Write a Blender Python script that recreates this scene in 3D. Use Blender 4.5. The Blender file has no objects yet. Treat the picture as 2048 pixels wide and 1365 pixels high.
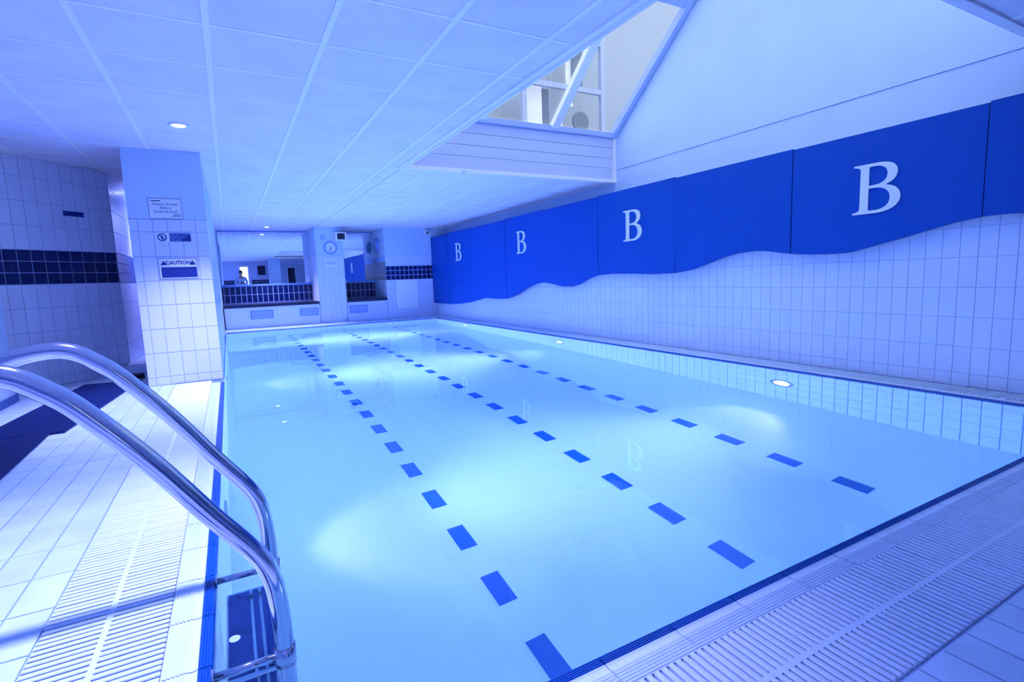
import bpy, bmesh, math, random
from mathutils import Vector, Matrix
random.seed(7)
S = bpy.context.scene
COL = S.collection

# ------------------------------------------------------------------ camera
F_PX, YAW, PITCH, ROLL = 1037.05, 0.494178, 0.123250, -0.036183
CAM = Vector((0, 0, 1.0))
cy, sy, cp, sp = math.cos(YAW), math.sin(YAW), math.cos(PITCH), math.sin(PITCH)
FWD = Vector((sy * cp, cy * cp, -sp))
r0 = Vector((cy, -sy, 0)); u0 = r0.cross(FWD)
RGT = r0 * math.cos(ROLL) + u0 * math.sin(ROLL)
UPV = -r0 * math.sin(ROLL) + u0 * math.cos(ROLL)
cd = bpy.data.cameras.new('camera'); cam = bpy.data.objects.new('camera', cd); COL.objects.link(cam)
cd.sensor_width = 36.0; cd.lens = F_PX / 2048 * 36.0; cd.clip_start = 0.02; cd.clip_end = 200
m = Matrix((RGT, UPV, -FWD)).transposed().to_4x4(); m.translation = CAM
cam.matrix_world = m
S.camera = cam

# ------------------------------------------------------------------ world, exposure
W = bpy.data.worlds.new('overcast_sky'); S.world = W; W.use_nodes = True
bg = W.node_tree.nodes['Background']
bg.inputs[0].default_value = (0.84, 0.90, 1.0, 1); bg.inputs[1].default_value = 1.75
S.view_settings.view_transform = 'Standard'; S.view_settings.look = 'None'
S.view_settings.gamma = 1.0; S.view_settings.use_curve_mapping = False
S.view_settings.exposure = 0.27
S.cycles.max_bounces = 9; S.cycles.diffuse_bounces = 4; S.cycles.glossy_bounces = 3; S.cycles.transmission_bounces = 4
S.cycles.use_adaptive_sampling = True; S.cycles.adaptive_threshold = 0.15; S.cycles.adaptive_min_samples = 12; S.cycles.sample_clamp_indirect = 8.0
DOWNLIGHT_W = 490.0
POOL_W = 760.0
LAMP_COL = (0.52, 0.48, 1.0)
POOL_COL = (0.42, 0.44, 1.0)

# ------------------------------------------------------------------ materials
def mat(name, col, rough=0.5, metal=0.0, noise=None, bump=None, emit=None, vary=0.0, spec=None):
    M = bpy.data.materials.new(name); M.use_nodes = True
    nt = M.node_tree; b = nt.nodes['Principled BSDF']
    b.inputs['Base Color'].default_value = (*col, 1); b.inputs['Roughness'].default_value = rough
    b.inputs['Metallic'].default_value = metal
    if spec is not None: b.inputs['Specular IOR Level'].default_value = spec
    src = None
    if noise or vary:
        mixv = None
        tc = nt.nodes.new('ShaderNodeTexCoord')
        hsv = nt.nodes.new('ShaderNodeHueSaturation'); hsv.inputs['Color'].default_value = (*col, 1)
        if noise:
            sc, amt = noise
            n = nt.nodes.new('ShaderNodeTexNoise'); n.inputs['Scale'].default_value = sc; n.inputs['Detail'].default_value = 5
            geo = nt.nodes.new('ShaderNodeNewGeometry')
            nt.links.new(geo.outputs['Position'], n.inputs['Vector'])
            mr = nt.nodes.new('ShaderNodeMapRange'); mr.inputs['From Min'].default_value = 0.3; mr.inputs['From Max'].default_value = 0.7
            mr.inputs['To Min'].default_value = 1 - amt; mr.inputs['To Max'].default_value = 1 + amt * 0.4
            nt.links.new(n.outputs['Fac'], mr.inputs['Value']); src = mr.outputs['Result']
        if vary:
            oi = nt.nodes.new('ShaderNodeObjectInfo')
            mr2 = nt.nodes.new('ShaderNodeMapRange'); mr2.inputs['To Min'].default_value = 1 - vary; mr2.inputs['To Max'].default_value = 1 + vary * 0.3
            nt.links.new(oi.outputs['Random'], mr2.inputs['Value'])
            if src is None: src = mr2.outputs['Result']
            else:
                mu = nt.nodes.new('ShaderNodeMath'); mu.operation = 'MULTIPLY'
                nt.links.new(src, mu.inputs[0]); nt.links.new(mr2.outputs['Result'], mu.inputs[1]); src = mu.outputs[0]
        nt.links.new(src, hsv.inputs['Value']); nt.links.new(hsv.outputs['Color'], b.inputs['Base Color'])
    if bump:
        sc, st = bump
        n2 = nt.nodes.new('ShaderNodeTexNoise'); n2.inputs['Scale'].default_value = sc; n2.inputs['Detail'].default_value = 3
        geo2 = nt.nodes.new('ShaderNodeNewGeometry'); nt.links.new(geo2.outputs['Position'], n2.inputs['Vector'])
        bp = nt.nodes.new('ShaderNodeBump'); bp.inputs['Strength'].default_value = st; bp.inputs['Distance'].default_value = 0.01
        nt.links.new(n2.outputs['Fac'], bp.inputs['Height']); nt.links.new(bp.outputs['Normal'], b.inputs['Normal'])
    if emit:
        b.inputs['Emission Color'].default_value = (*emit[0], 1); b.inputs['Emission Strength'].default_value = emit[1]
    return M

M = {}
M['tile'] = mat('white_glazed_tile', (0.66, 0.75, 0.97), 0.28, noise=(1.7, 0.04), vary=0.03)
M['grout'] = mat('blue_grey_grout', (0.36, 0.52, 0.88), 0.85)
M['grout_pale'] = mat('pale_grout', (0.47, 0.65, 0.93), 0.85)
M['floor_tile'] = mat('deck_tile', (0.54, 0.72, 0.95), 0.38, noise=(6.0, 0.12), vary=0.05, bump=(60, 0.08))
M['navy'] = mat('navy_tile', (0.001, 0.012, 0.10), 0.22, vary=0.25)
M['mid_blue'] = mat('edging_blue_tile', (0.001, 0.08, 0.40), 0.3, vary=0.15)
M['plaster'] = mat('painted_plaster', (0.54, 0.71, 0.95), 0.7, noise=(2.0, 0.04))
M['ceiling'] = mat('mineral_ceiling_tile', (0.86, 0.84, 0.96), 0.9, noise=(3.0, 0.07), bump=(90, 0.12))
M['runner'] = mat('white_runner', (0.97, 0.97, 0.99), 0.45)
M['boards'] = mat('painted_boards', (0.62, 0.70, 0.93), 0.5, noise=(2.5, 0.05))
M['panel'] = mat('royal_blue_panel', (0.0003, 0.068, 0.40), 0.55, spec=0.2)
M['letter'] = mat('white_letter', (0.72, 0.80, 1.0), 0.5)
M['grating'] = mat('white_plastic_grating', (0.60, 0.76, 0.97), 0.4, vary=0.03)
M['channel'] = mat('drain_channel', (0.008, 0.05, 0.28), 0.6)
M['pool_tile'] = mat('pool_wall_tile', (0.70, 0.86, 0.97), 0.3, vary=0.02)
M['pool_grout'] = mat('pool_grout', (0.16, 0.42, 0.80), 0.8)
M['lane'] = mat('lane_tile', (0.001, 0.12, 0.55), 0.4, vary=0.1)
M['steel'] = mat('polished_steel', (0.50, 0.54, 0.62), 0.12, 1.0)
M['frame'] = mat('skylight_frame', (0.42, 0.54, 0.85), 0.4)
M['mat_rubber'] = mat('navy_rubber_mat', (0.001, 0.022, 0.16), 0.6)
M['dark'] = mat('dark_stone', (0.006, 0.012, 0.055), 0.35)
M['black'] = mat('black_plastic', (0.010, 0.014, 0.03), 0.4)
M['white'] = mat('white_plastic', (0.86, 0.90, 0.98), 0.45)
M['sign_white'] = mat('sign_white', (0.74, 0.82, 0.98), 0.35)
M['sign_navy'] = mat('sign_navy', (0.004, 0.030, 0.25), 0.4)
M['sign_text'] = mat('sign_text', (0.02, 0.05, 0.22), 0.6)
M['sign_pale'] = mat('sign_pale_text', (0.30, 0.50, 1.0), 0.6)
M['vent'] = mat('vent_metal', (0.16, 0.32, 0.80), 0.4)
M['glow'] = mat('lamp_glow', (1, 1, 1), 0.5, emit=((0.9, 0.96, 1.0), 14.0))
M['under_glow'] = mat('underwater_lamp_glow', (1, 1, 1), 0.5, emit=((0.9, 0.98, 1.0), 9.0))
M['warm_glint'] = mat('warm_glint_tile', (0.55, 0.52, 0.42), 0.15, 0.6, vary=0.4)  # warm light glinting on band tiles, put into their colour
M['ext_wall'] = mat('outside_render', (0.36, 0.40, 0.47), 0.8)
M['ext_white'] = mat('outside_white', (0.85, 0.85, 0.85), 0.6, noise=(4, 0.08))
M['ext_grey'] = mat('outside_grey', (0.16, 0.19, 0.25), 0.7)
M['ext_frame'] = mat('outside_frame', (0.36, 0.42, 0.60), 0.5)
M['skin'] = mat('skin', (0.50, 0.33, 0.26), 0.6)
M['shirt'] = mat('pale_blue_shirt', (0.42, 0.56, 0.85), 0.85)
M['trouser'] = mat('dark_trousers', (0.03, 0.04, 0.08), 0.85)
M['hair'] = mat('dark_hair', (0.02, 0.016, 0.015), 0.7)

def glossmix(name, kind):
    X = bpy.data.materials.new(name); X.use_nodes = True; nt = X.node_tree
    for n in list(nt.nodes): nt.nodes.remove(n)
    out = nt.nodes.new('ShaderNodeOutputMaterial')
    if kind == 'mirror':
        g = nt.nodes.new('ShaderNodeBsdfGlossy'); g.inputs['Roughness'].default_value = 0.0
        g.inputs['Color'].default_value = (0.80, 0.86, 0.94, 1)
        nt.links.new(g.outputs[0], out.inputs[0])
    elif kind == 'pane':
        t = nt.nodes.new('ShaderNodeBsdfTransparent'); t.inputs['Color'].default_value = (0.90, 0.93, 0.96, 1)
        g = nt.nodes.new('ShaderNodeBsdfGlossy'); g.inputs['Roughness'].default_value = 0.02
        lw = nt.nodes.new('ShaderNodeLayerWeight'); lw.inputs['Blend'].default_value = 0.5
        pw = nt.nodes.new('ShaderNodeMath'); pw.operation = 'POWER'; pw.inputs[1].default_value = 5.0; nt.links.new(lw.outputs['Facing'], pw.inputs[0])
        fr = nt.nodes.new('ShaderNodeMath'); fr.operation = 'MULTIPLY_ADD'; fr.inputs[1].default_value = 0.94; fr.inputs[2].default_value = 0.05; nt.links.new(pw.outputs[0], fr.inputs[0])
        mx = nt.nodes.new('ShaderNodeMixShader')
        nt.links.new(fr.outputs[0], mx.inputs[0]); nt.links.new(t.outputs[0], mx.inputs[1]); nt.links.new(g.outputs[0], mx.inputs[2])
        nt.links.new(mx.outputs[0], out.inputs[0])
    elif kind == 'water':
        g = nt.nodes.new('ShaderNodeBsdfGlass'); g.inputs['IOR'].default_value = 1.33; g.inputs['Roughness'].default_value = 0.0
        g.inputs['Color'].default_value = (0.66, 0.90, 1.0, 1)
        n = nt.nodes.new('ShaderNodeTexNoise'); n.inputs['Scale'].default_value = 2.2; n.inputs['Detail'].default_value = 2
        geo = nt.nodes.new('ShaderNodeNewGeometry'); nt.links.new(geo.outputs['Position'], n.inputs['Vector'])
        bp = nt.nodes.new('ShaderNodeBump'); bp.inputs['Strength'].default_value = 0.05; bp.inputs['Distance'].default_value = 0.02
        nt.links.new(n.outputs['Fac'], bp.inputs['Height']); nt.links.new(bp.outputs['Normal'], g.inputs['Normal'])
        nt.links.new(g.outputs[0], out.inputs[0])
    return X
M['mirror'] = glossmix('silvered_mirror', 'mirror')
M['pane'] = glossmix('window_glass', 'pane')
M['water'] = glossmix('pool_water_surface', 'water')

# ------------------------------------------------------------------ helpers
def link(o, parent=None):
    COL.objects.link(o)
    if parent is not None: o.parent = parent
    return o
def tag(o, label=None, cat=None, kind=None, group=None):
    if label: o['label'] = label
    if cat: o['category'] = cat
    if kind: o['kind'] = kind
    if group: o['group'] = group
    return o
def empty(name, loc=(0, 0, 0), label=None, cat=None, kind=None, group=None, rz=0.0):
    o = bpy.data.objects.new(name, None); o.location = loc; o.rotation_euler = (0, 0, rz); o.empty_display_size = 0.1
    COL.objects.link(o); return tag(o, label, cat, kind, group)

class MB:
    def __init__(s): s.v = []; s.f = []
    def add(s, vs, fs):
        k = len(s.v); s.v += [tuple(v) for v in vs]; s.f += [tuple(i + k for i in f) for f in fs]; return s
    def box(s, a, b, bev=0.0):
        x0, y0, z0 = a; x1, y1, z1 = b
        if bev <= 0:
            return s.add([(x0,y0,z0),(x1,y0,z0),(x1,y1,z0),(x0,y1,z0),(x0,y0,z1),(x1,y0,z1),(x1,y1,z1),(x0,y1,z1)],
                  [(0,3,2,1),(4,5,6,7),(0,1,5,4),(1,2,6,5),(2,3,7,6),(3,0,4,7)])
        bm = bmesh.new(); bmesh.ops.create_cube(bm, size=1.0)
        for v in bm.verts: v.co = Vector(((x0+x1)/2 + v.co.x*(x1-x0), (y0+y1)/2 + v.co.y*(y1-y0), (z0+z1)/2 + v.co.z*(z1-z0)))
        bmesh.ops.bevel(bm, geom=bm.edges[:], offset=bev, segments=2, affect='EDGES', profile=0.5)
        bm.verts.index_update()
        s.add([v.co for v in bm.verts], [[v.index for v in f.verts] for f in bm.faces]); bm.free(); return s
    def prism(s, poly, O, U, V, N, t0, t1):
        n = len(poly); P = lambda u, v, t: O + U*u + V*v + N*t
        vs = [P(u, v, t0) for u, v in poly] + [P(u, v, t1) for u, v in poly]
        fs = [tuple(range(n))[::-1], tuple(range(n, 2*n))] + [(i, (i+1) % n, n+(i+1) % n, n+i) for i in range(n)]
        return s.add(vs, fs)
    def cyl(s, c, axis, r, h, n=24, r2=None):
        a = Vector(axis).normalized(); t = a.orthogonal().normalized(); b = a.cross(t); c = Vector(c); r2 = r if r2 is None else r2
        vs = [c + t*(r*math.cos(2*math.pi*i/n)) + b*(r*math.sin(2*math.pi*i/n)) for i in range(n)]
        vs += [c + a*h + t*(r2*math.cos(2*math.pi*i/n)) + b*(r2*math.sin(2*math.pi*i/n)) for i in range(n)]
        return s.add(vs, [tuple(range(n))[::-1], tuple(range(n, 2*n))] + [(i, (i+1) % n, n+(i+1) % n, n+i) for i in range(n)])
    def ring(s, c, axis, r0, r1, h, n=32):
        a = Vector(axis).normalized(); t = a.orthogonal().normalized(); b = a.cross(t); c = Vector(c)
        vs = []
        for (r, z) in ((r0, 0), (r1, 0), (r1, h*0.6), ((r1*0.8+r0*0.2), h), (r0, h*0.8)):
            vs += [c + a*z + t*(r*math.cos(2*math.pi*i/n)) + b*(r*math.sin(2*math.pi*i/n)) for i in range(n)]
        fs = []
        for k in range(5):
            k2 = (k+1) % 5
            fs += [(k*n+i, k*n+(i+1) % n, k2*n+(i+1) % n, k2*n+i) for i in range(n)]
        return s.add(vs, fs)
    def tube(s, pts, r, n=14, caps=True):
        pts = [Vector(p) for p in pts]; L = len(pts)
        tan = [(pts[min(i+1, L-1)] - pts[max(i-1, 0)]).normalized() for i in range(L)]
        t = tan[0].orthogonal().normalized(); vs = []
        for i in range(L):
            t = (t - tan[i]*t.dot(tan[i])).normalized(); b = tan[i].cross(t)
            rr = r[i] if isinstance(r, (list, tuple)) else r
            vs += [pts[i] + t*(rr*math.cos(2*math.pi*k/n)) + b*(rr*math.sin(2*math.pi*k/n)) for k in range(n)]
        fs = [(i*n+k, i*n+(k+1) % n, (i+1)*n+(k+1) % n, (i+1)*n+k) for i in range(L-1) for k in range(n)]
        if caps: fs += [tuple(range(n))[::-1], tuple(range((L-1)*n, L*n))]
        return s.add(vs, fs)
    def mesh(s, name, m, smooth=False):
        me = bpy.data.meshes.new(name); me.from_pydata(s.v, [], s.f)
        bm = bmesh.new(); bm.from_mesh(me); bmesh.ops.recalc_face_normals(bm, faces=bm.faces[:]); bm.to_mesh(me); bm.free()
        me.materials.append(m)
        if smooth: me.polygons.foreach_set('use_smooth', [True]*len(me.polygons))
        me.update(); return me
    def build(s, name, m, parent=None, smooth=False, loc=None):
        o = bpy.data.objects.new(name, s.mesh(name, m, smooth))
        if loc is not None: o.location = loc
        return link(o, parent)

def to_mesh(ob, parent, mx):
    dg = bpy.context.evaluated_depsgraph_get(); dg.update()
    me = bpy.data.meshes.new_from_object(ob.evaluated_get(dg)); name = ob.name; data = ob.data
    bpy.data.objects.remove(ob); me.name = name
    n = bpy.data.objects.new(name.split('.')[0], me); link(n, parent); n.matrix_local = mx
    return n

def catmull(P, k=8):
    P = [Vector(p) for p in P]; out = []
    for i in range(len(P)-1):
        p0 = P[max(i-1, 0)]; p1 = P[i]; p2 = P[i+1]; p3 = P[min(i+2, len(P)-1)]
        for j in range(k):
            t = j/k
            out.append(0.5*((2*p1) + (p2-p0)*t + (2*p0-5*p1+4*p2-p3)*t*t + (3*p1-p0-3*p2+p3)*t**3))
    return out + [P[-1]]

def proj(P):
    d = Vector(P) - CAM; z = d.dot(FWD)
    if z < 0.05: return None
    return (1024 + F_PX*d.dot(RGT)/z, 682.5 - F_PX*d.dot(UPV)/z)
def px_area(quad):
    q = [proj(p) for p in quad]
    if any(p is None for p in q): return 0.0, 0.0
    cx = sum(p[0] for p in q)/4; cyy = sum(p[1] for p in q)/4
    if not (-60 < cx < 2108 and -60 < cyy < 1425): return 0.0, 0.0
    a = abs(sum(q[i][0]*q[(i+1) % 4][1] - q[(i+1) % 4][0]*q[i][1] for i in range(4)))/2
    longest = max(math.dist(q[i], q[(i+1) % 4]) for i in range(4))
    return a, a/max(longest, 1e-6)

_tm = {}
def tile_verts(w, h, th, bev):
    b = bev
    return [(0,0,0),(w,0,0),(w,h,0),(0,h,0),(0,0,th-b),(w,0,th-b),(w,h,th-b),(0,h,th-b),(b,b,th),(w-b,b,th),(w-b,h-b,th),(b,h-b,th)]
TILE_F = [(0,1,5,4),(1,2,6,5),(2,3,7,6),(3,0,4,7),(4,5,9,8),(5,6,10,9),(6,7,11,10),(7,4,8,11),(8,9,10,11)]
def tiles(parent, O, U, V, rects, m, gap=0.005, th=0.007, name='tile', limit=300, minw=5.0, hidden=None, rest='small_tiles', jit=0.0):
    O, U, V = Vector(O), Vector(U).normalized(), Vector(V).normalized(); N = U.cross(V)
    items = []
    for (u, v, w, h) in rects:
        u += gap/2; v += gap/2; w -= gap; h -= gap
        if w < 0.008 or h < 0.008: continue
        q = [O+U*u+V*v, O+U*(u+w)+V*v, O+U*(u+w)+V*(v+h), O+U*u+V*(v+h)]
        a, mn = px_area(q)
        if hidden and hidden(u, v, w, h): a = mn = 0.0
        items.append((a, mn, u, v, w, h))
    items.sort(key=lambda t: -t[0])
    R = Matrix((U, V, N)).transposed().to_4x4(); mb = MB(); n = 0
    for (a, mn, u, v, w, h) in items:
        p = O + U*u + V*v + N*(random.uniform(-jit, jit) if jit else 0)
        bev = min(0.0018, w*0.12, h*0.12)
        if n < limit and mn >= minw:
            key = (name, round(w, 3), round(h, 3), round(th, 4), m.name)
            if key not in _tm: _tm[key] = MB().add(tile_verts(w, h, th, bev), TILE_F).mesh(name, m)
            o = bpy.data.objects.new(name, _tm[key]); mm = R.copy(); mm.translation = p
            link(o, parent); o.matrix_local = mm; n += 1
        else:
            mb.add([p + U*x + V*y + N*z for x, y, z in tile_verts(w, h, th, bev)], TILE_F)
    if mb.v:
        o = mb.build(rest, m, parent); o['kind'] = 'stuff'
    return n
def grid(a0, a1, b0, b1, da, db, ao, bo):
    out = []
    def cuts(lo, hi, d, o):
        c = [lo]; k = math.floor((lo-o)/d)+1
        while o+k*d < hi-1e-6:
            if o+k*d > lo+1e-6: c.append(o+k*d)
            k += 1
        return c+[hi]
    A = cuts(a0, a1, da, ao); B = cuts(b0, b1, db, bo)
    return [(A[i], B[j], A[i+1]-A[i], B[j+1]-B[j]) for i in range(len(A)-1) for j in range(len(B)-1)]
def rows(a0, a1, da, ao, zs):
    out = []
    for j in range(len(zs)-1): out += grid(a0, a1, zs[j], zs[j+1], da, 99, ao, zs[j]-50)
    return out
X_, Y_, Z_ = Vector((1,0,0)), Vector((0,1,0)), Vector((0,0,1))

# ------------------------------------------------------------------ dimensions (metres)
CEIL = 2.405
PX0, PX1, PY0, PY1 = -0.127, 4.72, 1.01, 12.9       # pool opening
WATER = -0.012; DEPTH = -1.2
WR, WU = 5.09, 5.43                                 # right wall: tiled lower face, recessed upper face
YB = -3.4                                           # wall behind the camera
YP, YM = 13.8, 15.0                                 # far pillars, mirror wall
OX0, OY0, OY1 = 2.05, 1.5, 6.5                      # skylight opening

# ------------------------------------------------------------------ floor
fl = MB()
zf = -0.008
fl.box((-3.2, YB-0.2, -0.3), (-0.58, YM+0.2, zf))
fl.box((-0.58, YB-0.2, -0.3), (5.7, 0.575, zf))
fl.box((-0.58, 6.47, -0.3), (-0.14, YM+0.2, zf))
fl.box((-0.14, PY1+0.42, -0.3), (5.7, YM+0.2, zf))
fl.box((-0.58, 0.575, -0.3), (-0.165, 6.47, -0.09))
fl.box((-0.165, 0.575, -0.3), (5.7, 0.98, -0.09))
fl.box((PX1+0.03, 0.98, -0.3), (5.7, YM, -0.09))
fl.box((-0.14, PY1+0.03, -0.3), (PX1+0.03, PY1+0.42, -0.09))
floor = fl.build('floor', M['grout'])
tag(floor, 'pale blue tiled pool deck around the pool', 'floor', 'structure')
rc = grid(-1.85, -0.58, 0.2, 6.47, 0.125, 0.25, -0.703, 2.08)
rc += grid(-3.0, -0.82, 6.47, 9.0, 0.125, 0.25, -0.703, 2.08)
tiles(floor, (0,0,zf), X_, Y_, rc, M['floor_tile'], gap=0.007, th=0.008, limit=215)
rc = grid(-0.58, 5.09, -0.6, 0.57, 0.125, 0.25, 1.542, 0.57)
tiles(floor, (0,0,zf), X_, Y_, rc, M['floor_tile'], gap=0.006, th=0.008, limit=85)
rc = grid(-0.14, WR, PY1+0.42, YP, 0.125, 0.25, 0, PY1+0.42)
tiles(floor, (0,0,zf), X_, Y_, rc, M['floor_tile'], gap=0.006, th=0.008, limit=0)

# ------------------------------------------------------------------ pool basin
pool = empty('swimming_pool', ((PX0+PX1)/2, (PY0+PY1)/2, DEPTH), 'long rectangular white tiled pool with three dashed lane lines', 'pool')
def pz(b): return Vector(b) - pool.location
pk = MB(); t = 0.25; o = pool.location
def pbox(a, b): pk.box(Vector(a)-o, Vector(b)-o)
pbox((PX0-t, PY0-t, DEPTH-0.2), (PX1+t, PY1+t, DEPTH))
zt = -0.10
e = 0.008
pbox((PX0-t, PY0-t, DEPTH), (PX0-e, PY1+t, zt)); pbox((PX1+e, PY0-t, DEPTH), (PX1+t, PY1+t, zt))
pbox((PX0-e, PY0-t, DEPTH), (PX1+e, PY0-e, zt)); pbox((PX0-e, PY1+e, DEPTH), (PX1+e, PY1+t, zt))
pk.box(Vector((PX0-0.0115, 6.47, zt))-o, Vector((PX0-e, YM-1.0, 0))-o)
pk.box(Vector((PX0-0.02, PY0-0.02, zt))-o, Vector((PX0-e, 6.47, -0.014))-o)
pk.box(Vector((PX1+e, PY0-0.02, zt))-o, Vector((PX1+0.02, PY1+0.02, -0.014))-o)
pk.box(Vector((PX0-e, PY0-0.02, zt))-o, Vector((PX1+e, PY0-e, -0.014))-o)
pk.box(Vector((PX0-e, PY1+e, zt))-o, Vector((PX1+e, PY1+0.02, -0.014))-o)
basin = pk.build('basin', M['pool_grout'], pool)
# pool floor finish (joints too faint to pick out)
pf = mat('pool_floor_tile', (0.72, 0.87, 0.97), 0.4)
nt = pf.node_tree; bt = nt.nodes.new('ShaderNodeTexBrick'); bt.offset = 0.0
bt.inputs['Color1'].default_value = (0.72, 0.87, 0.97, 1); bt.inputs['Color2'].default_value = (0.71, 0.86, 0.965, 1); bt.inputs['Mortar'].default_value = (0.69, 0.85, 0.96, 1)
bt.inputs['Scale'].default_value = 1.0; bt.inputs['Brick Width'].default_value = 0.121; bt.inputs['Row Height'].default_value = 0.242; bt.inputs['Mortar Size'].default_value = 0.003
ge = nt.nodes.new('ShaderNodeNewGeometry'); nt.links.new(ge.outputs['Position'], bt.inputs['Vector'])
nt.links.new(bt.outputs['Color'], nt.nodes['Principled BSDF'].inputs['Base Color'])
MB().box(Vector((PX0-e, PY0-e, DEPTH))-o, Vector((PX1+e, PY1+e, DEPTH+0.004))-o).build('pool_floor', pf, pool)
lane_mesh = MB().add(tile_verts(0.104, 0.228, 0.004, 0.001), TILE_F).mesh('lane_tile', M['lane'])
for lx in (1.110, 2.316, 3.500):
    for k in range(-1, 23):
        yy = 1.828 + 0.4838*k
        if yy > PY1-0.2: continue
        q = bpy.data.objects.new('lane_marking', lane_mesh); link(q, pool); q.location = Vector((lx-0.052, yy-0.114, DEPTH+0.004)) - o
# submerged wall tiles
pr_ = empty  # keep name free
def ptiles(O, U, V, rects, **k): tiles(pool, Vector(O)-o, U, V, rects, M['pool_tile'], th=0.008, rest='wall_tiles', **k)
_proj = proj
def proj(P, _o=o): return _proj(Vector(P)+_o)
zr = [DEPTH, -0.96, -0.72, -0.48, -0.24, WATER+0.004]
ptiles((PX1+e, PY1, 0), -Y_, Z_, rows(0, PY1-PY0, 0.1155, PY1-1.385, zr), gap=0.006, name='wall_tile', limit=290, minw=4)
ptiles((PX0, PY1+e, 0), X_, Z_, rows(0, PX1-PX0, 0.1155, 0, zr), gap=0.005, name='wall_tile', limit=0)
ptiles((PX0-e, PY0, 0), Y_, Z_, rows(0, PY1-PY0, 0.1155, 0, zr), gap=0.005, name='wall_tile', limit=0)
ptiles((PX1, PY0-e, 0), -X_, Z_, rows(0, PX1-PX0, 0.1155, 0, zr), gap=0.005, name='wall_tile', limit=0)
proj = _proj
# edging: blue nosing tile, ribbed lip tile, slotted grating
def profile_piece(name, prof, length, m):
    mb = MB(); n = len(prof)
    vs = [(a, 0, z) for a, z in prof] + [(a, length, z) for a, z in prof]
    return mb.add(vs, [(i, i+1, n+i+1, n+i) for i in range(n-1)] + [tuple(range(n)), tuple(range(n, 2*n))[::-1]]).mesh(name, m)
blue_prof = [(-0.033, -0.03), (-0.033, 0.0)] + [p for k in range(4) for p in ((-0.031+k*0.0068, -0.001), (-0.029+k*0.0068, 0.0015), (-0.0265+k*0.0068, 0.0015), (-0.0245+k*0.0068, -0.001))] + [(-0.003, -0.002), (0.0, -0.008), (0.0, -0.03)]
def lip_prof(w):
    nr = max(2, int((w-0.034)/0.0098)); pr = [(-w, -0.03), (-w, 0.0)]
    for k in range(nr):
        a = -w + 0.002 + k*0.0098; pr += [(a, 0.0), (a+0.003, 0.0035), (a+0.006, 0.0035), (a+0.009, 0.0)]
    return pr + [(-0.030, 0.003), (-0.018, -0.001), (-0.008, -0.001), (-0.001, 0.002), (0.0, 0.0), (0.0, -0.03)]
LW = 0.085
mesh_blue = profile_piece('edging_tile', blue_prof, 0.246, M['mid_blue'])
mesh_lip = profile_piece('lip_tile', lip_prof(LW), 0.246, M['grating'])
mesh_lip2 = profile_piece('lip_tile', lip_prof(0.055), 0.246, M['grating'])
def edge_run(P, D, Nout, L, off, lipmesh, over=0.13):
    # D along, Nout away from the water; the profile's negative x points outwards
    D, Nout = Vector(D), Vector(Nout); R = Matrix((-Nout, D, Z_)).transposed()
    if R.determinant() < 0: R = Matrix((-Nout, -D, Z_)).transposed(); P = Vector(P) + D*L; D = -D
    R = R.to_4x4(); k = 0; s = off
    while s + 0.246 <= L + over:
        for nm, me, d in (('edging_tile', mesh_blue, 0.0), ('lip_tile', lipmesh, 0.034)):
            q = bpy.data.objects.new(nm, me); link(q, pool); mm = R.copy()
            mm.translation = Vector(P) + D*s + Nout*d - o; q.matrix_local = mm
        s += 0.25
edge_run((PX0, PY0, 0), Y_, -X_, 6.45-PY0, 0.254, mesh_lip, 0.015)
edge_run((PX0-0.119, PY0, 0), X_, -Y_, PX1-PX0+0.16, 0.0, mesh_lip)
edge_run((PX1, PY0, 0), Y_, X_, PY1-PY0, 0.0, mesh_lip2)
edge_run((PX0, PY1, 0), X_, Y_, PX1-PX0, 0.0, mesh_lip2)

def grating(name, label, O, D, Nn, L, width, pitch=0.025, limit=300, seam=True):
    # slats lie along Nn (width), repeated along D
    O, D, Nn = Vector(O), Vector(D), Vector(Nn)
    g = empty(name, O, label, 'grating')
    n = int(L/pitch); items = []
    for k in range(n):
        c = D*(k*pitch)
        a, mn = px_area([O+c, O+c+D*0.0165, O+c+D*0.0165+Nn*width, O+c+Nn*width])
        items.append((a, k))
    big = set(k for a, k in sorted(items, reverse=True)[:limit] if a > 120)
    R = Matrix((D, Nn, D.cross(Nn))).transposed()
    flip = D.cross(Nn).z < 0
    def sl(c):
        w, h, b = 0.0165, width, 0.0025
        pts = [(0,0,-.03),(w,0,-.03),(w,h,-.03),(0,h,-.03),(0,0,-b),(w,0,-b),(w,h,-b),(0,h,-b),(b,b,0),(w-b,b,0),(w-b,h-b,0),(b,h-b,0)]
        return [c + D*x + Nn*y + Z_*z for x, y, z in pts]
    me = MB().add(sl(Vector((0,0,0))), TILE_F).mesh('slat', M['grating']); mb = MB()
    for k in range(n):
        c = D*(k*pitch)
        if k in big:
            q = bpy.data.objects.new('slat', me); link(q, g); q.location = c + Z_*random.uniform(-0.0006, 0.0006)
        else: mb.add(sl(c), TILE_F)
    if mb.v: mb.build('far_slats', M['grating'], g)['kind'] = 'stuff'
    if seam:
        s0 = Nn*(width/2-0.008); s1 = Nn*(width/2+0.008)
        P = [s0-Z_*.03, s1-Z_*.03, s1+D*L-Z_*.03, s0+D*L-Z_*.03, s0-Z_*0.0006, s1-Z_*0.0006, s1+D*L-Z_*0.0006, s0+D*L-Z_*0.0006]
        MB().add(P, [(0,3,2,1),(4,5,6,7),(0,1,5,4),(1,2,6,5),(2,3,7,6),(3,0,4,7)]).build('centre_rib', M['grating'], g)
    return g
def channel(a, b): pass
grating('drain_grating', 'white slotted drain grating along the pool edge beside the ladder', (-0.248, 0.92, 0.001), Y_, -X_, 5.53, 0.330)
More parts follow.
